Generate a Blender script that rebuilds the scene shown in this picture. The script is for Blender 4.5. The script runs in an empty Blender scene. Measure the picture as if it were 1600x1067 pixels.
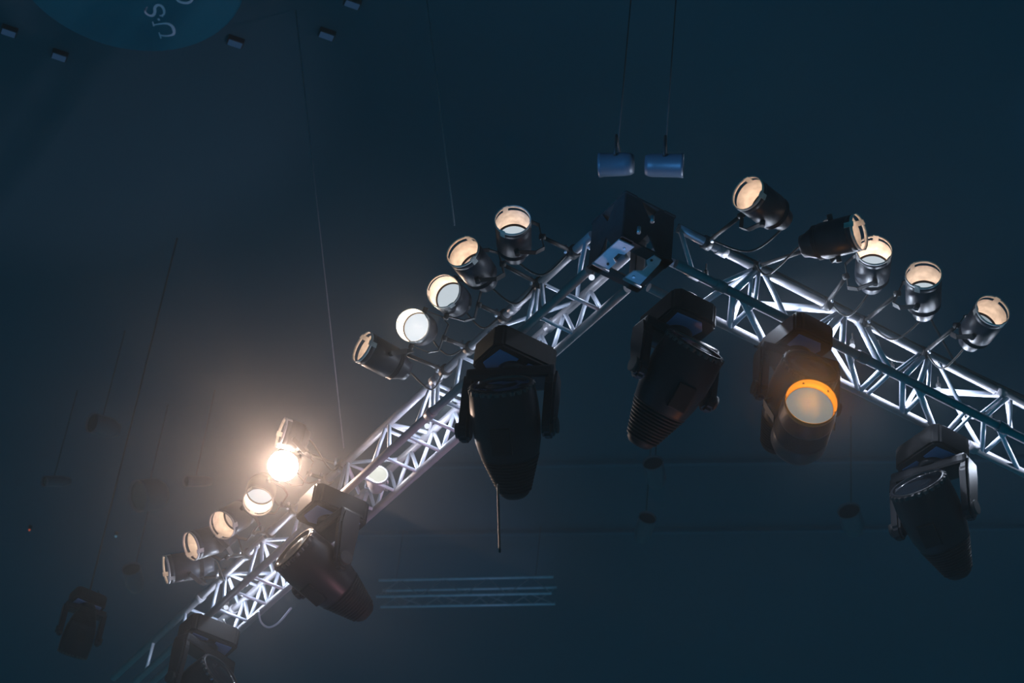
import bpy, bmesh, math, random
from mathutils import Vector, Matrix
random.seed(4)
C = bpy.context.scene.collection
R = math.radians
V = Vector
# ------------------------------------------------------------------ camera
FOC, ELEV, ROLL = 3500.0, 0.66709, 0.11928
CAM = V((0, 0, 1.6))
_f = V((0, math.cos(ELEV), math.sin(ELEV)))
_u0 = V((0, -math.sin(ELEV), math.cos(ELEV)))
_r0 = V((1, 0, 0))
RT = math.cos(ROLL) * _r0 + math.sin(ROLL) * _u0
UP = -math.sin(ROLL) * _r0 + math.cos(ROLL) * _u0
cd = bpy.data.cameras.new('camera'); cam = bpy.data.objects.new('camera', cd); C.objects.link(cam)
cam.matrix_world = Matrix(((RT.x, UP.x, -_f.x, CAM.x), (RT.y, UP.y, -_f.y, CAM.y), (RT.z, UP.z, -_f.z, CAM.z), (0, 0, 0, 1)))
cd.sensor_width = 36; cd.lens = FOC / 1600 * 36
cd.dof.use_dof = True; cd.dof.focus_distance = 12.4; cd.dof.aperture_fstop = 3.2
cd.clip_end = 200
bpy.context.scene.camera = cam

def ray(px, py):
    return (_f + RT * ((px - 800) / FOC) + UP * ((533.5 - py) / FOC)).normalized()
def at_z(px, py, z):
    r = ray(px, py); return CAM + r * ((z - CAM.z) / r.z)
def at_d(px, py, d):
    return CAM + ray(px, py) * d
def imgdir(dx, dy):
    v = RT * dx - UP * dy; return v.normalized()

# ------------------------------------------------------------------ materials
def mat(name, col, rough=.5, metal=0., emit=None, es=1., noise=0., nscale=30., bump=0., spec=.5, coat=0.):
    m = bpy.data.materials.new(name); m.use_nodes = True
    nt = m.node_tree; b = nt.nodes['Principled BSDF']
    b.inputs['Base Color'].default_value = (*col, 1); b.inputs['Roughness'].default_value = rough
    b.inputs['Metallic'].default_value = metal; b.inputs['Specular IOR Level'].default_value = spec
    b.inputs['Coat Weight'].default_value = coat
    if emit: b.inputs['Emission Color'].default_value = (*emit, 1); b.inputs['Emission Strength'].default_value = es
    if noise or bump:
        tc = nt.nodes.new('ShaderNodeTexCoord'); n = nt.nodes.new('ShaderNodeTexNoise')
        n.inputs['Scale'].default_value = nscale; n.inputs['Detail'].default_value = 5
        nt.links.new(tc.outputs['Object'], n.inputs['Vector'])
        if noise:
            r = nt.nodes.new('ShaderNodeValToRGB')
            r.color_ramp.elements[0].position = .3; r.color_ramp.elements[1].position = .7
            r.color_ramp.elements[0].color = (*[max(0, c * (1 - noise)) for c in col], 1)
            r.color_ramp.elements[1].color = (*[min(1, c * (1 + noise)) for c in col], 1)
            nt.links.new(n.outputs['Fac'], r.inputs['Fac']); nt.links.new(r.outputs['Color'], b.inputs['Base Color'])
        if bump:
            bp = nt.nodes.new('ShaderNodeBump'); bp.inputs['Strength'].default_value = bump; bp.inputs['Distance'].default_value = .002
            nt.links.new(n.outputs['Fac'], bp.inputs['Height']); nt.links.new(bp.outputs['Normal'], b.inputs['Normal'])
    return m
M = {}
M['alu'] = mat('brushed_aluminium', (.62, .66, .76), .42, .25, noise=.12, nscale=18, bump=.1)
M['chord'] = mat('darkened_aluminium_tube', (.27, .26, .28), .38, .2, noise=.12, nscale=18, bump=.1)  # truss aluminium darkened to stand in for shade on the tube undersides
M['far_shell'] = mat('bluish_grey_can', (.07, .09, .12), .45, .1)
M['alu_dull'] = mat('dull_aluminium_plate', (.34, .33, .37), .5, .3, noise=.15, nscale=40)
M['black_steel'] = mat('black_coated_steel', (.030, .030, .031), .5, .0, spec=.25, noise=.2, nscale=25)
M['par_shell'] = mat('dark_polished_can', (.030, .034, .044), .42, .0, noise=.15, nscale=20, spec=.18)
M['par_inside'] = mat('scuffed_can_inside', (.55, .53, .50), .6, .0, noise=.28, nscale=22, bump=.2)
M['gap_shade'] = mat('gap_shade_lens_ring', (.004, .003, .003), .8, spec=.1)  # near-black so the gap at the lens edge stays dark beside the lamp
M['rubber'] = mat('black_cable_rubber', (.03, .03, .03), .5)
M['plastic'] = mat('matt_black_housing', (.013, .013, .014), .55, spec=.12, noise=.2, nscale=12, bump=.15)
M['rim'] = mat('dark_milled_rim', (.06, .055, .055), .3, .5)
M['plastic_gloss'] = mat('glossy_black_housing', (.016, .017, .021), .38, spec=.16)
M['panel'] = mat('grey_display_panel', (.25, .32, .60), .4)
M['glass_dark'] = mat('dark_lens_glass', (.008, .01, .014), .12, coat=.5)
M['steel'] = mat('zinc_bolt', (.6, .62, .68), .3, .8)
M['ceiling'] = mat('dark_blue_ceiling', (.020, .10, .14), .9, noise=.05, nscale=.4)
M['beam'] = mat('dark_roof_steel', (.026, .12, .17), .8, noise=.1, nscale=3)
M['sign'] = mat('navy_sign_board', (.0, .16, .24), .7)
M['sign_text'] = mat('pale_blue_sign_lettering', (.75, .80, .95), .7)
M['amber'] = mat('amber_gel_ring', (.17, .10, .025), .5)
def lens_mat(name, col):
    m = mat(name, (.0, .0, .0), .4, emit=col, es=1., spec=0)
    m.cycles.emission_sampling = 'NONE'
    return m
M['lens_cool'] = lens_mat('glowing_cool_lens', (.56, .64, .70))
M['lens_hot'] = lens_mat('glowing_hot_lens', (.74, .82, .90))
M['lens_grey'] = lens_mat('glowing_greyish_lens', (.30, .36, .40))
M['bulb'] = lens_mat('glowing_added_bulb', (.85, .93, 1.1))
M['lens_strobe'] = lens_mat('glowing_yellowish_lens', (.80, .82, .74))
def glow_noise(name, c0, c1):
    m = lens_mat(name, c0); nt = m.node_tree; b = nt.nodes['Principled BSDF']
    tc = nt.nodes.new('ShaderNodeTexCoord'); n = nt.nodes.new('ShaderNodeTexNoise'); n.inputs['Scale'].default_value = 14
    r = nt.nodes.new('ShaderNodeValToRGB'); r.color_ramp.elements[0].position = .35; r.color_ramp.elements[1].position = .65
    r.color_ramp.elements[0].color = (*c0, 1); r.color_ramp.elements[1].color = (*c1, 1)
    nt.links.new(tc.outputs['Object'], n.inputs['Vector']); nt.links.new(n.outputs['Fac'], r.inputs['Fac']); nt.links.new(r.outputs['Color'], b.inputs['Emission Color'])
    return m
M['lens_warm'] = glow_noise('glowing_mottled_peach_lens', (.50, .31, .21), (.66, .50, .39))
M['dim_red'] = lens_mat('red_indicator', (.5, .09, .04))
M['dim_blue'] = lens_mat('blue_indicator', (.10, .28, .42))
M['dim_house'] = lens_mat('dim_house_lamp', (.012, .034, .075))

# ------------------------------------------------------------------ mesh helpers
def frame(z, x=None):
    z = z.normalized()
    if x is None: x = V((0, 0, 1)) if abs(z.z) < .9 else V((1, 0, 0))
    y = z.cross(x).normalized(); x = y.cross(z).normalized()
    return Matrix(((x.x, y.x, z.x), (x.y, y.y, z.y), (x.z, y.z, z.z)))
def tube(bm, p0, p1, r, n=12, r1=None, cap=True):
    p0 = V(p0); p1 = V(p1); Fm = frame(p1 - p0); r1 = r if r1 is None else r1
    a = [bm.verts.new(p0 + Fm @ V((r * math.cos(t), r * math.sin(t), 0))) for t in [2 * math.pi * i / n for i in range(n)]]
    b = [bm.verts.new(p1 + Fm @ V((r1 * math.cos(t), r1 * math.sin(t), 0))) for t in [2 * math.pi * i / n for i in range(n)]]
    for i in range(n):
        f = bm.faces.new((a[i], a[(i + 1) % n], b[(i + 1) % n], b[i])); f.smooth = True
    if cap: bm.faces.new(a[::-1]); bm.faces.new(b)
def path(bm, pts, r, n=8):
    pts = [V(p) for p in pts]; rings = []; x = None
    for i, p in enumerate(pts):
        t = (pts[min(i + 1, len(pts) - 1)] - pts[max(i - 1, 0)])
        Fm = frame(t, x); x = Fm @ V((1, 0, 0))
        rings.append([bm.verts.new(p + Fm @ V((r * math.cos(2 * math.pi * k / n), r * math.sin(2 * math.pi * k / n), 0))) for k in range(n)])
    for a, b in zip(rings, rings[1:]):
        for k in range(n):
            f = bm.faces.new((a[k], a[(k + 1) % n], b[(k + 1) % n], b[k])); f.smooth = True
    bm.faces.new(rings[0][::-1]); bm.faces.new(rings[-1])
def smooth_pts(ctrl, n=8):
    P = [V(c) for c in ctrl]; P = [2 * P[0] - P[1]] + P + [2 * P[-1] - P[-2]]; out = []
    for i in range(1, len(P) - 2):
        for k in range(n):
            t = k / n; a, b, c, d = P[i - 1:i + 3]
            out.append(.5 * ((2 * b) + (-a + c) * t + (2 * a - 5 * b + 4 * c - d) * t * t + (-a + 3 * b - 3 * c + d) * t ** 3))
    out.append(P[-2]); return out
def lathe(bm, prof, o, Fm, n=40, sx=1., sy=1., a0=0., a1=2 * math.pi, smooth=True, close=False):
    """prof = [(r, z)...] revolved about Fm's z axis through o"""
    full = abs(a1 - a0 - 2 * math.pi) < 1e-6; m = n if full else n + 1
    rings = []
    for r, z in prof:
        if r < 1e-6: rings.append([bm.verts.new(o + Fm @ V((0, 0, z)))] * m); continue
        rings.append([bm.verts.new(o + Fm @ V((sx * r * math.cos(a0 + (a1 - a0) * i / n), sy * r * math.sin(a0 + (a1 - a0) * i / n), z))) for i in range(m)])
    if close: rings.append(rings[0])
    for a, b in zip(rings, rings[1:]):
        for i in range(n):
            j = (i + 1) % m
            vs = []
            for v in (a[i], a[j], b[j], b[i]):
                if v not in vs: vs.append(v)
            if len(vs) > 2:
                try: f = bm.faces.new(vs); f.smooth = smooth
                except ValueError: pass
def box(bm, o, Fm, s, bev=0.):
    """box centred at o with full sizes s in frame Fm"""
    vs = [bm.verts.new(o + Fm @ V((x * s[0] / 2, y * s[1] / 2, z * s[2] / 2))) for x in (-1, 1) for y in (-1, 1) for z in (-1, 1)]
    fs = [bm.faces.new([vs[i] for i in q]) for q in ((0, 1, 3, 2), (4, 6, 7, 5), (0, 4, 5, 1), (2, 3, 7, 6), (0, 2, 6, 4), (1, 5, 7, 3))]
    if bev: bmesh.ops.bevel(bm, geom=list({e for f in fs for e in f.edges}), offset=bev, segments=2, affect='EDGES', profile=.6)
def prism(bm, pts, o, Fm, th, bev=0.):
    """polygon (x, y) extruded by th along z"""
    a = [bm.verts.new(o + Fm @ V((x, y, -th / 2))) for x, y in pts]; b = [bm.verts.new(o + Fm @ V((x, y, th / 2))) for x, y in pts]
    n = len(pts); fs = [bm.faces.new(a[::-1]), bm.faces.new(b)]
    for i in range(n): fs.append(bm.faces.new((a[i], a[(i + 1) % n], b[(i + 1) % n], b[i])))
    if bev: bmesh.ops.bevel(bm, geom=list({e for f in fs for e in f.edges}), offset=bev, segments=2, affect='EDGES')
def obj(name, bm, m, parent=None, at=None, local=False):
    """link one mesh; coordinates in bm are world ones unless local"""
    if at is not None and not local:
        bmesh.ops.translate(bm, verts=bm.verts, vec=-V(at))
    bmesh.ops.recalc_face_normals(bm, faces=bm.faces)
    me = bpy.data.meshes.new(name); bm.to_mesh(me); bm.free()
    for mm in (m if isinstance(m, (list, tuple)) else [m]): me.materials.append(mm)
    o = bpy.data.objects.new(name, me); C.objects.link(o)
    if parent: o.parent = parent
    elif at is not None: o.location = at
    return o
def tag(o, label=None, cat=None, group=None, kind=None):
    if label: o['label'] = label
    if cat: o['category'] = cat
    if group: o['group'] = group
    if kind: o['kind'] = kind
    return o
def thing(name, loc, label, cat, group=None):
    o = bpy.data.objects.new(name, None); C.objects.link(o); o.location = loc; o.empty_display_size = .1
    return tag(o, label, cat, group)
def lamp(name, typ, loc, energy, col, parent=None, **k):
    l = bpy.data.lights.new(name, typ); l.energy = energy; l.color = col
    for a, b in k.items():
        if a != 'dir': setattr(l, a, b)
    o = bpy.data.objects.new(name, l); C.objects.link(o)
    if parent: o.parent = parent; o.location = V(loc) - parent.location
    else: o.location = loc
    if 'dir' in k: o.rotation_euler = V(k['dir']).to_track_quat('-Z', 'Y').to_euler()
    return o

# ------------------------------------------------------------------ truss geometry (solved from the photo: a level 90 degree corner)
S = .24; YAW = 2.063497; H = CAM.z + 7.425335; OL, OR = 4.451617, 7.239008
Ud = V((math.cos(YAW), math.sin(YAW), 0)); Vd = V((math.cos(YAW - math.pi / 2), math.sin(YAW - math.pi / 2), 0)); W = V((0, 0, 1))
nL = V((Ud.y, -Ud.x, 0)); nR = V((-Vd.y, Vd.x, 0))
L0 = nL * OL + W * H; R0 = nR * OR + W * H
CH = {'LB': (L0, Ud), 'LC': (L0 + nL * S, Ud), 'LA': (L0 + W * S, Ud), 'LD': (L0 + nL * S + W * S, Ud),
      'RB': (R0, Vd), 'RC': (R0 + nR * S, Vd), 'RA': (R0 + W * S, Vd), 'RD': (R0 + nR * S + W * S, Vd)}
def snap(k, px, py):
    o, d = CH[k]; r = ray(px, py); w0 = o - CAM; b = d.dot(r); dd = d.dot(w0); e = r.dot(w0)
    return (b * e - dd) / (1 - b * b)
def pt(k, t): o, d = CH[k]; return o + d * t

def chord_joint(bm, p, d, r=.031):
    tube(bm, p - d * .03, p + d * .03, r, 14)
def build_truss(side, label, t0, t1, braces, joints):
    A = pt(side + 'B', t0)
    root = thing('box_truss', A, label, 'truss')
    for c in 'ABCD':
        bm = bmesh.new(); d = CH[side + c][1]
        tube(bm, pt(side + c, t0), pt(side + c, t1), .0235, 20)
        for t in joints: chord_joint(bm, pt(side + c, t), d)
        obj('chord', bm, M['chord'], root, A)
    for (c1, a, c2, b, r) in braces:
        ta = a if isinstance(a, (int, float)) else snap(side + c1, *a)
        tb = b if isinstance(b, (int, float)) else snap(side + c2, *b)
        bm = bmesh.new(); p, q = pt(side + c1, ta), pt(side + c2, tb)
        tube(bm, p, q, r, 10)
        obj('brace', bm, M['alu'], root, A)
    return root
LB = []
# bottom face rungs, inner side zigzag
nodes = [7.79, 8.04, 8.28, 8.52, 8.76, 9.0, 9.20, 9.424, 9.687, 9.946, 10.2, 10.45, 10.70, 10.95, 11.365, 11.60, 11.87, 12.12]
for i, t in enumerate(nodes):
    LB.append(('B', t, 'C', t, .0105))
    if i + 1 < len(nodes):
        m = (t + nodes[i + 1]) / 2 + .02
        LB.append(('C', t, 'D', m, .0115)); LB.append(('D', m, 'C', nodes[i + 1], .0115))
# outer side zigzag
for a, b in (((920, 380), (898, 430)), ((839, 450), (815, 504)), ((843, 447), (830, 493)), ((849, 443), (845, 479)),
             ((768, 517), (748, 560)), ((771, 515), (765, 545)), ((722, 558), (700, 600)), ((675, 600), (644, 661)), ((678, 597), (671, 638)), ((686, 592), (678, 631)),
             ((605, 665), (577, 725)), ((611, 663), (604, 700)), ((540, 722), (518, 770)), ((545, 720), (536, 762)),
             ((475, 790), (452, 840)), ((404, 854), (382, 901)), ((411, 847), (404, 881)), ((345, 910), (325, 953)), ((354, 900), (345, 935)),
             ((290, 955), (277, 990)), ((240, 1000), (222, 1045))):
    LB.append(('A', a, 'B', b, .0115))
# top face rungs and diagonals
for t in (7.65, 8.05, 8.57, 8.87, 9.18, 9.24, 9.69, 9.75, 10.2, 10.72, 11.305, 11.81, 12.38):
    LB.append(('A', t, 'D', t, .0105))
for a, b in ((7.65, 8.06), (8.57, 8.06), (8.57, 8.87), (9.2, 9.61), (9.69, 9.61), (10.2, 9.95), (10.2, 10.45), (10.72, 10.6), (11.3, 11.05), (11.3, 11.6), (11.81, 11.6), (11.81, 12.1)):
    LB.append(('A', a, 'D', b, .012))
truss_left = build_truss('L', 'long silver box truss running from the apex down to the lower left', OR + .32, 13.6, LB, (8.32, 9.15, 10.62, 12.2))
RBr = []
for a, b, r in (((1183, 423), (1147, 454), .018), ((1186, 421), (1181, 470), .012), ((1192, 426), (1234, 490), .015), ((1180, 420), (1124, 441), .012), ((1174, 420), (1172, 466), .01),
                ((1318, 489), (1284, 520), .02), ((1312, 487), (1266, 510), .011), ((1318, 490), (1318, 538), .017), ((1337, 502), (1379, 568), .017), ((1349, 506), (1394, 574), .019),
                ((1444, 556), (1412, 587), .017), ((1438, 553), (1399, 577), .009), ((1450, 559), (1437, 600), .016), ((1452, 560), (1452, 606), .011), ((1463, 565), (1506, 632), .012),
                ((1574, 622), (1538, 651), .014), ((1568, 619), (1530, 645), .008), ((1579, 624), (1579, 669), .01),
                ((1640, 655), (1680, 720), .014), ((1060, 362), (1085, 420), .012)):
    RBr.append(('A', a, 'B', b, r))
for a, b, r in (((1144, 461), (1142, 508), .019), ((1178, 478), (1142, 508), .014), ((1129, 457), (1086, 476), .017), ((1155, 468), (1200, 534), .019),
                ((1322, 548), (1343, 610), .016), ((1379, 577), (1343, 610), .015), ((1392, 583), (1356, 613), .013), ((1409, 592), (1411, 643), .018), ((1448, 610), (1414, 643), .014),
                ((1430, 604), (1463, 662), .018), ((1508, 644), (1478, 675), .013), ((1520, 648), (1486, 678), .010), ((1536, 656), (1536, 704), .014), ((1574, 678), (1538, 705), .012), ((1555, 668), (1593, 732), .014),
                ((1240, 500), (1260, 566), .014), ((1280, 525), (1260, 566), .012)):
    RBr.append(('B', a, 'C', b, r))
for a, b, r in (((1309, 486), (1187, 463), .021), ((1568, 619), (1457, 596), .018), ((1186, 421), (1135, 448), .014), ((1186, 421), (1187, 458), .012), ((1318, 489), (1300, 522), .012), ((1452, 560), (1440, 590), .012), ((1571, 620), (1585, 668), .012)):
    RBr.append(('A', a, 'D', b, r))
for a, b, r in (((1142, 508), (1165, 450), .012), ((1200, 534), (1165, 450), .012), ((1200, 534), (1270, 508), .012), ((1343, 610), (1300, 522), .012), ((1343, 610), (1385, 560), .012), ((1411, 643), (1440, 590), .012), ((1463, 662), (1440, 590), .012), ((1538, 705), (1500, 620), .012), ((1538, 705), (1580, 660), .012)):
    RBr.append(('C', a, 'D', b, r))
truss_right = build_truss('R', 'silver box truss running from the corner to the right edge above the orange fixture', OL + .32, 7.9, RBr, (5.05, 5.98, 6.95))

ZC = 14.0
# ------------------------------------------------------------------ corner block of plates
o = L0 + Ud * OR
cb = thing('truss_corner', o, 'dark plated corner block joining the two box trusses', 'truss corner')
Fc = Matrix((( -nL.x, -nR.x, 0), (-nL.y, -nR.y, 0), (0, 0, 1)))
FU = frame(W, Ud)
cen = o + nL * S / 2 + nR * S / 2 + W * S / 2
bm = bmesh.new()
for a in (0, 1):
    for b in (0, 1):
        p = o + nL * S * a + nR * S * b
        box(bm, p + W * S / 2, FU, (.06, .06, S + .07), .006)
obj('corner_post', bm, M['black_steel'], cb, o)
for z in (-.03, S + .03):
    bm = bmesh.new()
    for a in (0, 1):
        box(bm, o + nL * (S * a) + nR * S / 2 + W * z, FU, (S + .08, .07, .012), .003)
        box(bm, o + nR * (S * a) + nL * S / 2 + W * z, FU, (.07, S + .08, .012), .003)
    obj('frame_plate', bm, M['black_steel'], cb, o)
for d, n2, off in ((nL, nR, -.03), (nR, nL, -.03)):
    bm = bmesh.new(); Fp = frame(d, W)
    c0 = o + d * off + n2 * S / 2 + W * S / 2
    pts = [(-.15, -.15), (.15, -.15), (.15, -.06), (.05, 0), (.15, .06), (.15, .15), (-.15, .15), (-.15, .06), (-.05, 0), (-.15, -.06)]
    prism(bm, pts, c0, Fp, .008, .001)
    obj('side_plate', bm, M['black_steel'], cb, o)
# slotted splice plates on the bottom chord ends of the left truss
def splice(quad, bite, name, bolt):
    bm = bmesh.new(); z = H - .045
    P = [at_z(x, y, z) for x, y in quad]
    a = [bm.verts.new(p) for p in P]; b = [bm.verts.new(p + W * .008) for p in P]
    bm.faces.new(a[::-1]); bm.faces.new(b)
    for i in range(len(P)): bm.faces.new((a[i], a[(i + 1) % len(P)], b[(i + 1) % len(P)], b[i]))
    pl = obj(name, bm, M['alu'], cb, o)
    for q in bolt:
        bm = bmesh.new(); c = at_z(*q, z); tube(bm, c - W * .006, c + W * .001, .007, 8); obj('bolt', bm, M['steel'] if q is bolt[0] else M['rubber'], pl, o)
splice([(928, 410), (967, 375), (991, 386), (976, 398), (966, 396), (958, 404), (962, 411), (950, 422)], 0, 'splice_plate', [(976, 388), (950, 412)])
splice([(976, 434), (990, 424), (1003, 424), (1012, 416), (1010, 408), (1022, 400), (1033, 407), (1030, 413), (999, 446)], 0, 'splice_plate', [(990, 432), (1018, 406)])
for q0, q1 in (((926, 411), (951, 424)), ((974, 435), (1001, 449))):
    bm = bmesh.new(); tube(bm, at_z(*q0, H - .047), at_z(*q1, H - .047), .008, 8); obj('plate_rib', bm, M['alu_dull'], cb, o)
for q in ((998, 362, .018), (1019, 345, .012)):
    bm = bmesh.new(); c = at_z(q[0], q[1], H - .04); tube(bm, c - W * .01, c + W * .03, .010, 8); obj('pin', bm, M['steel'], cb, o)

# ------------------------------------------------------------------ LED pods added inside the trusses to brighten them from within
def pod(name, P, label, group, e, col=(.72, .82, 1.), r=.016, hood=None, hang=None):
    t = thing(name, P, label, 'light', group)
    bm = bmesh.new(); bmesh.ops.create_uvsphere(bm, u_segments=16, v_segments=10, radius=r)
    for f in bm.faces: f.smooth = True
    obj('bulb', bm, M['bulb'], t, local=True)
    bm = bmesh.new(); tube(bm, V((0, 0, r * .7)), V((0, 0, r * .7 + .03)), r * .8, 12); tube(bm, V((0, 0, r * .7 + .03)), V((0, 0, hang or .09)), .004, 8)
    obj('holder', bm, M['black_steel'], t, local=True)
    l = lamp('pod_light', 'POINT', (0, 0, -r - .012), e, col, shadow_soft_size=.012); l.parent = t; l.location = (0, 0, -r - .012)
    return t
AX_L = L0 + nL * S * .5 + W * S * .62; AX_R = R0 + nR * S * .5 + W * S * .62
for i, t in enumerate((7.75, 8.2, 8.7, 9.15, 9.45, 10.9, 11.3, 11.7, 12.05, 12.4)):
    e = (.3, .5, .8, 1.6, 1.7, .4, 1.5, 2.2, 2.4, .5)[i]
    pod('added_truss_light', AX_L + Ud * t + nL * (.015 * (-1) ** i), 'tiny added white light inside the box truss that runs to the lower left', 'tiny added lights inside the left truss', e * 2.6)
for i, t in enumerate((5.05, 5.32, 5.65, 6.0, 6.3, 6.6, 7.0, 7.35)):
    e = (.9, 3., 2.4, 2.6, 2.6, 3., 2.2, 2.)[i]
    pod('added_truss_light', AX_R + Vd * t + nR * (.015 * (-1) ** i), 'tiny added white light inside the box truss that runs to the right edge', 'tiny added lights inside the right truss', e * 3.9)

# ------------------------------------------------------------------ spotlights (PAR cans)
def par(px, py, dx, dy, th, e, lens, label, z=H + .14, anchor='LA', r=.092, col=(1., .68, .48), ln=.31, depth=.155, glow=None, acc=None, arm=True):
    O = at_z(px, py, z); rv = ray(px, py); back = imgdir(dx, dy); th = R(th)
    a = (-rv * math.cos(th) - back * math.sin(th)).normalized()      # where the can points
    t = thing('par_spotlight', O, label, 'stage light', 'par spotlights clamped along the trusses')
    Fm = frame(a); ks = ln / .31
    # front collar (a ring in front of a narrow slot), bridged by clips
    bm = bmesh.new(); lathe(bm, [(r, 0), (r * 1.02, 0), (r * 1.02, -.016), (r * .97, -.016), (r * .97, -.003)], O, Fm, close=True)
    c = obj('gel_frame', bm, M['par_inside'], t, O)
    for k in range(3):
        ang = .9 + k * 2.094 + px * .01
        bm = bmesh.new(); q = Fm @ V((math.cos(ang), math.sin(ang), 0))
        box(bm, O + q * r * .985 - a * .02, frame(a, q), (.006, .030, .05), .002)
        obj('clip', bm, M['par_inside'], c, O)
    # shell, outside and inside skins
    bm = bmesh.new(); lathe(bm, [(r * .99, -.036), (r * 1.01, -.040), (r * 1.0, -.20 * ks), (r * .93, -.205 * ks), (r * .9, -.24 * ks), (r * .66, -.285 * ks), (r * .62, -ln), (0, -ln)], O, Fm)
    for zz in (-.215 * ks, -.225 * ks, -.235 * ks):
        lathe(bm, [(r * .90, zz - .003), (r * .97, zz), (r * .90, zz + .003)], O, Fm)
    sh = obj('shell', bm, M['par_shell'], t, O)
    # the slot is closed along the side the camera's near rim covers
    bl = Fm.transposed() @ back; ab = math.atan2(bl.y, bl.x)
    bm = bmesh.new(); lathe(bm, [(r * .985, -.010), (r * 1.012, -.010), (r * 1.012, -.044), (r * .985, -.044)], O, Fm, n=28, a0=ab - 1.45, a1=ab + 1.45, close=True)
    obj('collar_strap', bm, M['par_shell'], t, O)
    bm = bmesh.new(); lathe(bm, [(r * .985, -.036), (r * .975, -depth - .03)], O, Fm)
    obj('reflector_wall', bm, M['par_inside'], t, O)
    bm = bmesh.new(); lathe(bm, [(r * .975, -depth + .004), (r * .895, -depth + .004), (r * .895, -depth - .01), (r * .975, -depth - .01)], O, Fm)
    obj('lens_ring', bm, M['gap_shade'], t, O)
    bm = bmesh.new(); lathe(bm, [(r * .90, -depth - .006), (r * .6, -depth + .002), (r * .3, -depth + .006), (0, -depth + .007)], O, Fm)
    obj('lens', bm, M[lens], t, O)
    lamp('par_lamp', 'POINT', O - a * (depth - .03), e, col, t, shadow_soft_size=.012)
    # yoke and arm back to the truss chord
    P = O - a * .14 * ks
    o_, d_ = CH[anchor]; tt = (P - o_).dot(d_); Q = o_ + d_ * tt
    dv = (Q - P); ln_ = dv.length; dv.normalize()
    X = a.cross(dv)
    X = X.normalized() if X.length > .2 else frame(a) @ V((1, 0, 0))
    dn = (dv - a * dv.dot(a) * .6).normalized()
    bm = bmesh.new(); y = [P + X * (r + .012), P + X * (r + .014) + dn * .10, P + X * (r - .015) + dn * .15, P - X * (r - .015) + dn * .15, P - X * (r + .014) + dn * .10, P - X * (r + .012)]
    for s0, s1 in zip(y, y[1:]):
        Fy = frame(s1 - s0, a); box(bm, (s0 + s1) / 2, Fy, (.028, .005, (s1 - s0).length + .004), .001)
    yk = obj('yoke', bm, M['black_steel'], t, O)
    for s in (1, -1):
        bm = bmesh.new(); tube(bm, P + X * s * (r - .002), P + X * s * (r + .03), .014, 10); obj('knob', bm, M['black_steel'], yk, O)
    bm = bmesh.new(); tube(bm, P + dn * .15, Q, .011, 10); tube(bm, Q - d_ * .022, Q + d_ * .022, .036, 14); tube(bm, P + dn * .14, P + dn * .17, .016, 8)
    cl = obj('arm', bm, M['black_steel'], t, O)
    bm = bmesh.new(); tube(bm, Q - dv * .05 - W * .02, Q - dv * .05 + W * .03, .008, 8); obj('clamp_bolt', bm, M['steel'], cl, O)
    bm = bmesh.new(); B = O - a * (ln - .01); mid = (B + Q) / 2 - a * .06 - W * .10
    path(bm, smooth_pts([B + a * .01, B - a * .04, mid, Q + W * .03]), .0055, 6); obj('cable', bm, M['rubber'], t, O)
    return t
PE = .45
par(801, 343, .06, 1, 37, PE, 'lens_cool', 'spotlight nearest the apex on its left, peach inside with a white crescent at the bottom')
par(722, 392, .62, .78, 44, PE * 1.2, 'lens_warm', 'peach glowing spotlight, second from the apex on the left truss')
par(692, 454, .75, .66, 24, PE * 2.4, 'lens_cool', 'pale round spotlight between the peach one and the bright white disc on the left truss')
par(644, 508, .9, .43, 15, 8, 'lens_hot', 'evenly white round spotlight with a soft halo, fourth from the apex on the left', col=(1, .80, .60))
par(565, 541, .88, .48, 66, PE * 1.3, 'lens_warm', 'narrow side-on spotlight with a bluish barrel, just left of the white disc')
par(438, 675, .95, .30, 76, PE * 1.0, 'lens_warm', 'thin edge-on spotlight rim just above the brightest lamp', z=H + .30, ln=.17, depth=.075)
par(442, 728, .5, -.5, 9, 80, 'lens_hot', 'brightest spotlight of all, in a wide warm glow', col=(1, .71, .55), depth=.06)
par(403, 785, .25, -.97, 26, PE * 4, 'lens_cool', 'white spotlight with a curved dark line, just below the brightest lamp')
par(346, 821, .86, -.5, 38, PE * 1.3, 'lens_warm', 'round peach spotlight below left of the white one, third from the lower end')
par(297, 854, .96, -.28, 56, PE * 1.3, 'lens_warm', 'tilted oval peach spotlight, second from the lower left end of the row')
par(258, 890, .99, -.15, 71, PE * 1.2, 'lens_warm', 'narrowest peach spotlight at the lower left end of the row')
par(1167, 301, .8, .6, 50, PE * 1.2, 'lens_warm', 'tilted peach spotlight right of the apex, highest of all', anchor='RA')
par(1344, 362, -.97, .25, 62, PE * 1.1, 'lens_warm', 'narrow peach spotlight with its dark barrel pointing left, overlapping a white one', anchor='RA', z=H - .02)
par(1366, 390, -.08, 1, 37, PE * 2.3, 'lens_cool', 'whitish spotlight behind the narrow peach one on the right truss', anchor='RA', z=H + .24)
par(1443, 428, .0, 1, 41, PE, 'lens_cool', 'peach spotlight with a white crescent at its foot, second from the right edge', anchor='RA')
par(1552, 484, -.6, .8, 41, PE, 'lens_grey', 'spotlight closest to the right edge, white patch at its lower left', anchor='RA')
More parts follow.
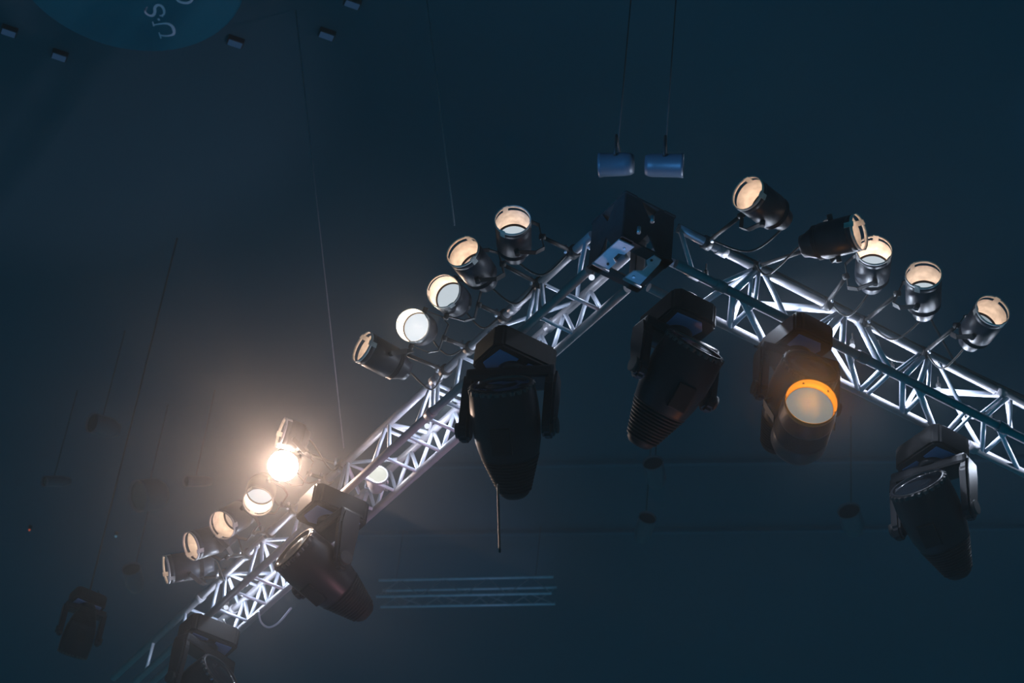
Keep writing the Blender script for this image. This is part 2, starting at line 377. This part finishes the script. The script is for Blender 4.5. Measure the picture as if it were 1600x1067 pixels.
# two unlit blue-glinting cans behind the apex
def dark_can(px0, py0, px1, py1, z, r, label):
    a, b = at_z(px0, py0, z), at_z(px1, py1, z); t = thing('unlit_spotlight', a, label, 'stage light', 'unlit spotlights behind the apex')
    Fm = frame(b - a); ln = (b - a).length
    bm = bmesh.new(); lathe(bm, [(0, ln), (r * .8, ln), (r * .95, ln - .02), (r, ln - .05), (r, .02), (r * 1.04, .015), (r * 1.04, 0), (r * .96, 0), (r * .96, .05)], a, Fm); obj('shell', bm, M['far_shell'], t, a)
    bm = bmesh.new(); lathe(bm, [(r * .96, .05), (0, .06)], a, Fm); obj('lens', bm, M['glass_dark'], t, a)
    bm = bmesh.new(); c = (a + b) / 2; X = W.cross(b - a).normalized()
    path(bm, [c + X * (r + .01), c + X * (r + .012) + W * .14, c - X * (r + .012) + W * .14, c - X * (r + .01)], .008, 6); tube(bm, c + W * .14, V((c.x, c.y, ZC)), .004, 6); obj('yoke', bm, M['black_steel'], t, a)
dark_can(936, 258, 990, 256, H + .6, .062, 'unlit blue-tinted spotlight with a bright left rim, up left of the apex')
dark_can(1068, 259, 1008, 258, H + .6, .062, 'dimmer unlit spotlight right of the blue-tinted one, above the apex')

# ------------------------------------------------------------------ orange fixture
def orange():
    O = at_z(1268, 627, H - .75); rv = ray(1268, 627); back = imgdir(-.32, .95); th = R(34)
    a = (-rv * math.cos(th) - back * math.sin(th)).normalized(); Fm = frame(a); r = .127
    t = thing('orange_stage_light', O, 'large orange-rimmed stage light with a round grey-white lens under the right truss', 'stage light')
    bm = bmesh.new(); lathe(bm, [(r, 0), (r * 1.03, 0), (r * 1.03, -.03), (r, -.03)], O, Fm, close=True, n=56); obj('front_rim', bm, M['amber'], t, O)
    bm = bmesh.new(); lathe(bm, [(r, -.01), (r * .99, -.06), (r * .90, -.062)], O, Fm, n=56); w = obj('gel_barrel', bm, M['amber'], t, O)
    for k in range(6):
        q = Fm @ V((math.cos(k * 1.047 + .3), math.sin(k * 1.047 + .3), 0)); bm = bmesh.new(); tube(bm, O + q * r * .955 - a * .03, O + q * r * 1.0 - a * .03, .006, 8); obj('screw', bm, M['rubber'], w, O)
    bm = bmesh.new(); lathe(bm, [(r * .93, -.060), (r * .5, -.048), (0, -.044)], O, Fm, n=56); obj('lens', bm, M['lens_grey2'], t, O)
    bm = bmesh.new(); prof = [(r * 1.0, -.012), (r * 1.06, -.05), (r * 1.10, -.12)]
    for k in range(9): zz = -.14 - k * .014; prof += [(r * 1.10, zz), (r * 1.07, zz - .003), (r * 1.07, zz - .008), (r * 1.10, zz - .011)]
    prof += [(r * 1.12, -.28), (r * 1.12, -.36), (r * 1.0, -.40), (r * .6, -.425), (0, -.43)]
    lathe(bm, prof, O, Fm, n=56); obj('shell', bm, M['par_shell'], t, O)
    P = O - a * .2; X = V(a.cross(W)).normalized(); Q = V((P.x, P.y, H - .02)); o_, d_ = CH['RC']; tt = (P - o_).dot(d_); Q = o_ + d_ * tt
    up = (Q - P).normalized()
    bm = bmesh.new(); y = [P + X * (r * 1.1 + .012), P + X * (r * 1.1 + .02) + up * .16, P + X * .1 + up * .22, P - X * .1 + up * .22, P - X * (r * 1.1 + .02) + up * .16, P - X * (r * 1.1 + .012)]
    for s0, s1 in zip(y, y[1:]): box(bm, (s0 + s1) / 2, frame(s1 - s0, a), (.045, .006, (s1 - s0).length + .004), .001)
    obj('yoke', bm, M['black_steel'], t, O)
    bm = bmesh.new(); tube(bm, P + up * .2, Q, .014, 10); tube(bm, Q - d_ * .025, Q + d_ * .025, .036, 14); obj('clamp', bm, M['black_steel'], t, O)
    lamp('orange_lamp', 'POINT', O - a * .02, 5.5, (1., .38, .03), t, shadow_soft_size=.04)
m = mat('glowing_grey_white_lens_with_amber_edge', (0, 0, 0), .4, emit=(.15, .21, .23), spec=0); m.cycles.emission_sampling = 'NONE'
M['lens_grey2'] = m
orange()

# ------------------------------------------------------------------ bright lamp inside the left truss
def strobe():
    P = AX_L + Ud * snap('LC', 612, 768) - W * .02; P = at_z(590, 741, H + .05); rv = ray(590, 741)
    back = imgdir(-.1, 1); a = (-rv * .8 - back * .6).normalized(); Fm = frame(a); r = .055
    t = thing('round_flood_light', P, 'small round flood light glowing white inside the left truss', 'stage light')
    bm = bmesh.new(); lathe(bm, [(r, 0), (r * 1.08, 0), (r * 1.1, -.03), (r * 1.0, -.06), (r * 1.1, -.08), (r * .8, -.14), (0, -.15)], P, Fm); obj('shell', bm, M['alu_dull'], t, P)
    bm = bmesh.new(); lathe(bm, [(r, -.004), (r * .7, .014), (r * .35, .022), (0, .024)], P, Fm); obj('lens', bm, M['lens_strobe'], t, P)
    bm = bmesh.new(); lathe(bm, [(r * 1.0, .0), (r * 1.16, .004), (r * 1.16, -.008), (r, -.012)], P, Fm, close=True); obj('rim', bm, M['steel'], t, P)
    bm = bmesh.new(); c = P - a * .05; X = a.cross(W).normalized()
    path(bm, [c + X * (r * 1.15), c + X * (r * 1.2) - a * .1, c - X * (r * 1.2) - a * .1, c - X * (r * 1.15)], .006, 6); obj('bracket', bm, M['steel'], t, P)
    lamp('flood_lamp', 'POINT', P + a * .05, 2.2, (.95, .95, 1.), t, shadow_soft_size=.03)
strobe()

# ------------------------------------------------------------------ moving heads
def moving_head(loc, yaw, pan, tilt, label, sc=1., lit=None, armlen=.30):
    """hangs base up from loc; head axis: pan about z, tilt from straight down (degrees)"""
    t = thing('moving_head_light', loc, label, 'stage light', 'moving heads hanging under the trusses')
    I = Matrix.Identity(3); Y = Matrix.Rotation(R(yaw), 3, 'Z'); Pn = Matrix.Rotation(R(pan), 3, 'Z')
    def L(v): return V(v) * sc
    def bx(bm, c, Fm, s, bev=0.): box(bm, c * sc, Fm, [q * sc for q in s], bev * sc)
    # base
    bm = bmesh.new()
    pts = [(-.16, -.09), (-.13, -.12), (.13, -.12), (.16, -.09), (.16, .09), (.13, .12), (-.13, .12), (-.16, .09)]
    prism(bm, [(x * sc, y * sc) for x, y in pts], L((0, 0, -.10)), Y, .12 * sc, .01 * sc)
    ba = obj('base', bm, M['plastic'], t, local=True)
    for s in (-1, 1):
        bm = bmesh.new(); q = [(s * .025, -.08), (s * .125, -.085), (s * .135, .04), (s * .09, .075), (s * .025, .06)]
        prism(bm, [(x * sc, y * sc) for x, y in q], Y @ L((0, 0, -.163)), Y, .006 * sc, .001 * sc); obj('panel', bm, M['panel'], ba, local=True)
    for s in (-1, 1):
        bm = bmesh.new(); c = Y @ L((s * .09, 0, -.02)); bx(bm, Y @ V((s * .09, 0, -.02)), Y, (.04, .05, .05), .004); tube(bm, c - (Y @ L((0, .05, 0))) , c + Y @ L((0, .05, 0)), .02 * sc, 10)
        obj('clamp', bm, M['black_steel'], ba, local=True)
    # yoke
    bm = bmesh.new()
    tube(bm, L((0, 0, -.155)), L((0, 0, -.20)), .07 * sc, 24)
    z1 = -.20 - armlen
    for s in (-1, 1):
        prof = [(-.05, -.02), (.05, -.02), (.06, -.10), (.045, -armlen - .02), (.02, -armlen - .06), (-.02, -armlen - .06), (-.045, -armlen - .02), (-.06, -.10)]
        FF = Pn @ Matrix(((0, 0, 1), (1, 0, 0), (0, 1, 0)))
        prism(bm, [(x * sc, y * sc) for x, y in prof], Pn @ L((s * .185, 0, -.18)), FF, .05 * sc, .012 * sc)
    bx(bm, V((0, 0, -.215)), Pn, (.40, .12, .06), .015)
    yk = obj('yoke', bm, M['plastic_gloss'], t, local=True)
    for s in (-1, 1):
        bm = bmesh.new(); c = Pn @ L((s * .213, 0, -.18 - armlen)); d = Pn @ L((s * .012, 0, 0)); tube(bm, c - d, c + d, .035 * sc, 20); obj('pivot_cap', bm, M['black_steel'], yk, local=True)
    # head
    T = Pn @ Matrix.Rotation(R(tilt), 3, 'X'); Fh = T @ Matrix.Rotation(math.pi, 3, 'X')
    c = L((0, 0, -.18 - armlen))
    def sl(p): return [(r * sc, z * sc) for r, z in p]
    bm = bmesh.new()
    lathe(bm, sl([(.125, .20), (.138, .20), (.145, .17), (.150, .10), (.150, .02), (.142, -.06), (.128, -.12)]), c, Fh, sy=.92)
    hd = obj('head_shell', bm, M['plastic_gloss'], t, local=True)
    bm = bmesh.new(); pr = []
    for k in range(11):
        z = -.12 - k * .0155; r = .128 - k * .0052
        pr += [(r, z), (r, z - .008), (r - .010, z - .0095), (r - .011, z - .0135)]
    pr += [(.062, -.30), (.045, -.315), (0, -.32)]
    lathe(bm, sl(pr), c, Fh, sy=.92); obj('cooling_fins', bm, M['plastic'], hd, local=True)
    bm = bmesh.new(); lathe(bm, sl([(.125, .20), (.120, .185), (.06, .200), (0, .205)]), c, Fh, sy=.92); obj('lens', bm, M['glass_dark'], hd, local=True)
    bm = bmesh.new(); rr = []
    for k in range(104):
        an = k / 104 * 2 * math.pi; q = .1475 if (k // 2) % 2 else .141
        rr.append([bm.verts.new(c + Fh @ (V((a_ * math.cos(an), a_ * .92 * math.sin(an), z_)) * sc)) for a_, z_ in ((q, .176), (q, .192), (.134, .200), (.134, .176))])
    for k in range(104):
        for m_ in range(4): bm.faces.new((rr[k][m_], rr[(k + 1) % 104][m_], rr[(k + 1) % 104][(m_ + 1) % 4], rr[k][(m_ + 1) % 4]))
    obj('lens_rim', bm, M['rim'], hd, local=True)
    bm = bmesh.new(); bx(bm, V(c / sc) + Fh @ V((0, .135, -.02)), Fh, (.09, .02, .12), .006); obj('side_vent', bm, M['plastic'], hd, local=True)
    bm = bmesh.new(); path(bm, smooth_pts([L((0, 0, -.05)), L((.05, .14, -.10)), L((.1, .2, .02)), L((.05, .12, .10))]), .007 * sc, 6); obj('cable', bm, M['rubber'], t, local=True)
    return t
def aim(P, tail_img, depth):
    """tail direction in the image (px) plus how much the tail points away from camera -> (pan, tilt) in degrees"""
    rv = (P - CAM).normalized(); tail = (imgdir(*tail_img) * math.sqrt(1 - depth * depth) + rv * depth).normalized(); front = -tail
    # head front = Pn * Rx(tilt) * (0,0,-1) = Pn * (0, sin tilt, -cos tilt)
    h = math.hypot(front.x, front.y); tilt = math.degrees(math.atan2(h, -front.z)); pan = math.degrees(math.atan2(-front.x, front.y))
    return pan, tilt
yawL = math.degrees(YAW) - 90; yawR = math.degrees(YAW) - 180
def mh(px, py, tail, depth, label, side='L', sc=1., armlen=.30, z=H - .03):
    P = at_z(px, py, z); pan, tilt = aim(P, tail, depth)
    return moving_head(P, yawL if side == 'L' else yawR, pan, tilt, label, sc, armlen=armlen)
mh(808, 533, (.12, .98), .25, 'moving head hanging in the middle of the left truss, covering its lower edge', sc=1.2)
mh(524, 774, (.74, .67), .2, 'moving head with notched rim and finned tail hanging below the bright flood light', sc=1.15)
mh(330, 972, (-.75, .66), .2, 'moving head at the lower left end of the truss, cut by the bottom edge', sc=1.1)
mh(1060, 478, (-.50, .86), .15, 'dark moving head under the apex with orange light on its finned edge', side='R', sc=1.15, armlen=.26)
mh(1246, 512, (-.42, .9), .5, 'dark round moving head behind the orange stage light', side='R', sc=1.05, armlen=.26)
mh(1456, 684, (.42, .9), .2, 'moving head hanging at the right end, its yoke glinting teal', side='R', sc=1.12)

# ------------------------------------------------------------------ hall: ceiling, beams, sign, far gear
ZC = 14.0
def struct(name, bm, m):
    o = obj(name, bm, m); o['kind'] = 'structure'; return o
bm = bmesh.new(); box(bm, V((0, 18, ZC + .15)), Matrix.Identity(3), (60, 60, .3)); struct('ceiling', bm, M['ceiling'])
for i, (q0, q1, w) in enumerate((((620, 728), (1700, 714), .04), ((560, 834), (1700, 822), .04))):
    a, b = at_z(*q0, ZC - .02), at_z(*q1, ZC - .02); bm = bmesh.new(); d = b - a
    Fb = frame(d, W); box(bm, (a + b) / 2, Fb, (.06, w, d.length)); struct('trim_%d' % (i + 1), bm, M['beam'])
# round sign
zs = ZC - .5; cs = at_z(196, -54, zs)
sg = thing('round_sign', cs, 'round navy sign with pale U.S lettering at the top left', 'sign')
Rs = .91 * (zs - CAM.z) / 12.4
bm = bmesh.new(); lathe(bm, [(0, 0), (Rs - .02, 0), (Rs, .02), (Rs, .10), (0, .10)], cs, Matrix.Identity(3), n=96); obj('board', bm, M['sign'], sg, cs)
for an in (.5, 2.6, 4.7):
    bm = bmesh.new(); p = cs + V((math.cos(an), math.sin(an), 0)) * Rs * .7; tube(bm, p + W * .09, V((p.x, p.y, ZC)), .008, 6); obj('hanger', bm, M['black_steel'], sg, cs)
def stroke(pts, w):
    bm = bmesh.new(); P = [at_z(x, y, zs - .004) for x, y in pts]; P = smooth_pts(P, 6); n = len(P)
    ws = w if isinstance(w, list) else [w] * 2
    lo, hi = [], []
    for i, p in enumerate(P):
        d = (P[min(i + 1, n - 1)] - P[max(i - 1, 0)]).normalized(); s = V((-d.y, d.x, 0)); k = i / (n - 1) * (len(ws) - 1); j = min(int(k), len(ws) - 2); ww = ws[j] + (ws[j + 1] - ws[j]) * (k - j)
        for z, arr in ((-.002, lo), (.003, hi)): arr.append((bm.verts.new(p + s * ww / 2 + W * z), bm.verts.new(p - s * ww / 2 + W * z)))
    for i in range(n - 1):
        bm.faces.new((lo[i][0], lo[i][1], lo[i + 1][1], lo[i + 1][0])); bm.faces.new((hi[i][0], hi[i + 1][0], hi[i + 1][1], hi[i][1]))
        bm.faces.new((lo[i][0], lo[i + 1][0], hi[i + 1][0], hi[i][0])); bm.faces.new((lo[i][1], hi[i][1], hi[i + 1][1], lo[i + 1][1]))
    return bm
def letter(strokes):
    big = bmesh.new()
    for pts, w in strokes:
        b = stroke(pts, w); me = bpy.data.meshes.new('t'); b.to_mesh(me); b.free(); big.from_mesh(me); bpy.data.meshes.remove(me)
    obj('lettering', big, M['sign_text'], sg, cs)
letter([([(238.5, 34), (240.5, 41)], .010), ([(240, 39), (252, 37), (262, 37), (269, 41), (272, 49), (270, 54), (260, 56), (250, 55)], [.010, .014, .022, .024, .020, .014, .010]), ([(248.5, 51), (251.5, 60)], .010)])
letter([([(226, 17), (230, 11)], .008), ([(229, 12), (227, 19), (233, 24), (239, 24), (242, 19), (242, 12), (246, 8), (252, 9), (256, 15), (256, 22), (251, 25)], [.010, .014, .02, .022, .022, .022, .02, .016, .010]), ([(249, 24), (255, 26)], .008)])
letter([([(247, 29), (249, 32)], .016)])
letter([([(275, -8), (277, 0), (285, 4), (295, 4), (301, -2), (300, -12)], [.012, .018, .022, .022, .016, .010])])
# small house lamps around the sign
def ceil_lamp(px, py, m, label, r=.027, cat='ceiling light', grp='dim lamps on the ceiling', nm='ceiling_lamp', w=2.):
    p = at_z(px, py, ZC - .05); t = thing(nm, p, label, cat, grp)
    bm = bmesh.new(); box(bm, p + W * .0275, Matrix.Rotation(.3, 3, 'Z'), (r * 2 * w + .02, r * 2 + .02, .045), .004); obj('housing', bm, M['black_steel'], t, p)
    bm = bmesh.new(); box(bm, p, Matrix.Rotation(.3, 3, 'Z'), (r * 2 * w, r * 2, .012), .003); obj('diffuser', bm, M[m], t, p)
for x, y, lab in ((13, 52, 'small dim blue ceiling lamp left of the round sign at the frame edge'), (92, 90, 'small dim blue ceiling lamp just below left of the round sign'), (367, 69, 'small dim blue ceiling lamp just right of the round sign'),
                  (510, 57, 'small dim blue ceiling lamp, lower one of the two right of the round sign'), (550, 8, 'small dim blue ceiling lamp at the top edge right of the round sign')):
    ceil_lamp(x, y, 'dim_house', lab)
for x, y, m_, lab in ((46, 828, 'dim_red', 'tiny orange-red indicator light at the far left edge'), (181, 838, 'dim_blue', 'tiny pale blue indicator light left of the lowest spotlights'),):
    ceil_lamp(x, y, m_, lab, r=.008, cat='indicator light', grp='tiny indicator lights', nm='indicator_light', w=1.)
# rigging wires
for (q0, q1, lab) in (((462, 15), (537, 700), 'thin slanting rigging wire left of the white spotlight'), ((667, 0), (710, 352), 'thin slanting rigging wire above the second peach spotlight')):
    a, b = at_z(*q0, ZC), at_z(*q1, H + .5); a = a + (b - a) * .002; bm = bmesh.new(); tube(bm, a, b, .0045, 6)
    tag(obj('rigging_wire', bm, M['alu_dull'], at=b), lab, 'wire', 'rigging wires')
# small far truss
def far_truss():
    z = 13.2; q = [((588, 932), (862, 927)), ((580, 951), (866, 946)), ((568, 968), (870, 964))]
    A0, A1 = at_z(588, 932, z), at_z(862, 927, z); d = (A1 - A0).normalized(); side = V((-d.y, d.x, 0))
    if side.y < 0: side = -side
    s = .19; t = thing('small_truss', A0, 'small faint box truss hanging far behind, at the bottom centre', 'truss')
    ch = [A0 + W * s, A0, A0 + side * s + W * s, A0 + side * s]; ln = (A1 - A0).length
    for k, c in enumerate(ch): bm = bmesh.new(); tube(bm, c, c + d * ln, .0125, 10); obj('chord', bm, M['alu'], t, A0)
    n = 8
    for i in range(n):
        for a, b in ((0, 1), (1, 3), (3, 2)):
            x0, x1 = (i, i + 1) if i % 2 else (i + 1, i)
            bm = bmesh.new(); tube(bm, ch[a] + d * ln * x0 / n, ch[b] + d * ln * x1 / n, .005, 6); obj('brace', bm, M['alu_dull'], t, A0)
    for x in (.1, .9): bm = bmesh.new(); p = ch[0] + d * ln * x; tube(bm, p, V((p.x, p.y, ZC)), .003, 6); obj('hanger', bm, M['black_steel'], t, A0)
far_truss()
# far unlit lamps on the roof, faint round shapes
def far_can(px, py, r, label, m='plastic_gloss', z=12.9, d=(0, 1), th=35):
    O = at_z(px, py, z); rv = ray(px, py); a = (-rv * math.cos(R(th)) - imgdir(*d) * math.sin(R(th))).normalized(); Fm = frame(a)
    t = thing('far_spotlight', O, label, 'stage light', 'faint far spotlights under the ceiling')
    bm = bmesh.new(); lathe(bm, [(r * .92, -.02), (r, 0), (r * 1.03, 0), (r, -.03), (r, -.2), (r * .7, -.28), (0, -.29)], O, Fm, n=28); obj('shell', bm, M['far_shell'], t, O)
    bm = bmesh.new(); lathe(bm, [(r * .92, -.02), (0, -.01)], O, Fm, n=28); obj('lens', bm, M['glass_dark'], t, O)
    bm = bmesh.new(); c = O - a * .1; tube(bm, c, V((c.x, c.y, ZC)), .005, 6); obj('hanger', bm, M['black_steel'], t, O)
for q in ((1020, 722, .09, 'faint round far spotlight below the moving head under the apex', (.2, 1)), (1012, 808, .08, 'faint far spotlight below the apex, lower of a pair', (-.3, 1)),
          (1326, 797, .10, 'faint round far spotlight below right of the orange stage light', (.3, 1)), (143, 660, .09, 'faint reddish far spotlight at the left', (1, .3)),
          (215, 775, .15, 'faint purple-grey far fixture left of the brightest lamp', (1, -.1)), (290, 752, .05, 'tiny faint far spotlight between the purple fixture and the brightest lamp', (1, 0)),
          (205, 888, .09, 'faint grey far spotlight just left of the lowest clamped spotlight', (.2, .8)), (68, 752, .05, 'tiny faint far spotlight near the left edge', (1, 0))):
    far_can(*q[:4], d=q[4], th=50)
# bluish head at the lower left
P = at_z(140, 925, 10.4)
moving_head(P, 30, 20, 35, 'faint blue moving head hanging alone at the lower left', .8)
bm = bmesh.new(); tube(bm, P, V((P.x, P.y, ZC)), .007, 8); tag(obj('hanging_pole', bm, M['black_steel'], at=P), 'dark pole holding up the faint blue moving head at the lower left', 'pole')

# loose cables
def cable(pts, r, label, m='rubber', grp=None):
    P = [at_z(x, y, z) for x, y, z in pts]; bm = bmesh.new(); path(bm, smooth_pts(P, 10), r, 8)
    tag(obj('power_cable', bm, M[m], at=P[0]), label, 'cable', grp)
M['cable_pale'] = mat('pale_cable_sleeve', (.5, .54, .62), .5)
cable([(1060, 352, H + .27), (1185, 412, H + .275), (1310, 476, H + .27), (1450, 548, H + .275), (1640, 640, H + .27)], .010, 'black cable lying along the top chord of the right truss')
cable([(404, 955, H - .02), (408, 972, H - .06), (420, 980, H - .08), (436, 972, H - .06), (455, 950, H - .02)], .007, 'pale cable loop drooping under the left truss beside the notched moving head', 'cable_pale')
cable([(1334, 558, H), (1333, 568, H - .01), (1328, 578, H - .02)], .003, 'thin pale wire hanging from the right truss beside the orange stage light', 'cable_pale')
cable([(1371, 532, H + .2), (1378, 550, H + .18), (1395, 562, H + .18), (1420, 567, H + .2)], .006, 'dark blue cable sagging inside the right truss', 'rubber')
cable([(1455, 500, H + .35), (1480, 545, H + .3), (1495, 570, H + .26)], .007, 'black cable hanging onto the top of the right truss', 'rubber')
cable([(778, 757, 8.0), (779, 800, 7.7), (781, 862, 7.3)], .006, 'dark cable hanging straight down below the middle moving head', 'rubber')

# ------------------------------------------------------------------ haze
bm = bmesh.new(); box(bm, V((0, 12, 8.4)), Matrix.Identity(3), (40, 30, 11.1))
hz = obj('haze', bm, None) if False else obj('haze', bm, mat('stage_haze', (1, 1, 1)))
hm = hz.data.materials[0]; nt = hm.node_tree; nt.nodes.clear()
out = nt.nodes.new('ShaderNodeOutputMaterial'); vs = nt.nodes.new('ShaderNodeVolumeScatter')
vs.inputs['Density'].default_value = .0075; vs.inputs['Anisotropy'].default_value = .4; vs.inputs['Color'].default_value = (.95, .95, .95, 1)
nt.links.new(vs.outputs[0], out.inputs['Volume'])
tag(hz, 'thin smoke haze filling the hall around the lamps', 'haze', kind='stuff')
def puff(px, py, z, Rr, A, label):  # added denser volume that shapes a halo around a lamp
    c = at_z(px, py, z); bm = bmesh.new(); bmesh.ops.create_icosphere(bm, subdivisions=4, radius=Rr)
    m = mat('halo_puff', (1, 1, 1)); nt = m.node_tree; nt.nodes.clear()
    out = nt.nodes.new('ShaderNodeOutputMaterial'); v = nt.nodes.new('ShaderNodeVolumeScatter'); v.inputs['Anisotropy'].default_value = .35
    tc = nt.nodes.new('ShaderNodeTexCoord'); ln = nt.nodes.new('ShaderNodeVectorMath'); ln.operation = 'LENGTH'
    mr = nt.nodes.new('ShaderNodeMapRange'); mr.inputs[1].default_value = 0; mr.inputs[2].default_value = Rr; mr.inputs[3].default_value = 1; mr.inputs[4].default_value = 0
    pw = nt.nodes.new('ShaderNodeMath'); pw.operation = 'POWER'; pw.inputs[1].default_value = 2
    ml = nt.nodes.new('ShaderNodeMath'); ml.operation = 'MULTIPLY'; ml.inputs[1].default_value = A
    nt.links.new(tc.outputs['Object'], ln.inputs[0]); nt.links.new(ln.outputs['Value'], mr.inputs[0]); nt.links.new(mr.outputs[0], pw.inputs[0])
    nt.links.new(pw.outputs[0], ml.inputs[0]); nt.links.new(ml.outputs[0], v.inputs['Density']); nt.links.new(v.outputs[0], out.inputs['Volume'])
    o = obj('halo_puff', bm, m, local=True); o.location = c
    tag(o, label, 'haze', kind='stuff')
puff(442, 728, H + .1, 2.3, .17, 'added haze puff shaping the halo around the brightest lamp')
puff(644, 508, H + .1, 1.1, .05, 'added haze puff shaping the halo around the white spotlight')
puff(1272, 585, H - .65, .75, .4, 'added haze puff shaping the orange glow above the orange stage light')

# ------------------------------------------------------------------ ambient light of the hall, added unseen spots
w = bpy.data.worlds.new('hall'); bpy.context.scene.world = w; w.use_nodes = True
w.node_tree.nodes['Background'].inputs[0].default_value = (.0, .46, .76, 1); w.node_tree.nodes['Background'].inputs[1].default_value = .16
def spot(name, loc, tgt, e, col, ang, r=.15, blend=.6):
    return lamp(name, 'SPOT', loc, e, col, dir=V(tgt) - V(loc), spot_size=R(ang), spot_blend=blend, shadow_soft_size=r)
mid = pt('LC', 9.5)
spot('added_blue_fill', V((1.5, 16, 1.5)), V((.5, 9.5, 9)), 170, (.16, .42, 1.), 50)  # added unseen spot giving the bodies a blue sheen
spot('added_blue_side_fill', V((-9, 7, 3)), V((-1, 9, 9)), 110, (.18, .46, 1.), 50)  # added unseen spot, blue tint from the left
spot('added_pink_fill', V((4.0, 8.5, 1.5)), pt('LC', 10.3), 1300, (1., .45, .55), 17)  # added unseen spot tinting the left truss chords pink
spot('added_corner_fill', V((3.0, 12, 2.0)), o + nL * .1 + nR * .1, 420, (1., .72, .80), 6)  # added unseen spot brightening the corner splice plates
spot('added_can_fill', V((-4.5, 4, 4.5)), at_z(1000, 258, H + .6), 2200, (.10, .42, 1.), 7)  # added unseen narrow spot turning the unlit cans blue
spot('added_orange_fill', V((2.9, 10.8, 6.3)), at_z(1065, 600, H - .5), 80, (1., .30, .08), 16)  # added unseen spot for the orange edge of the moving head
spot('added_far_truss_fill', V((1, 17, 6)), at_z(720, 945, 13.2), 130, (.5, .55, 1.), 16)  # added unseen spot lifting the small far truss

sc = bpy.context.scene
sc.view_settings.view_transform = 'Standard'; sc.view_settings.look = 'None'; sc.view_settings.gamma = 1; sc.view_settings.exposure = 0; sc.view_settings.use_curve_mapping = False
try:
    sc.cycles.volume_bounces = 0; sc.cycles.max_bounces = 5; sc.cycles.diffuse_bounces = 2
    sc.cycles.sample_clamp_indirect = 2.0
except Exception: pass
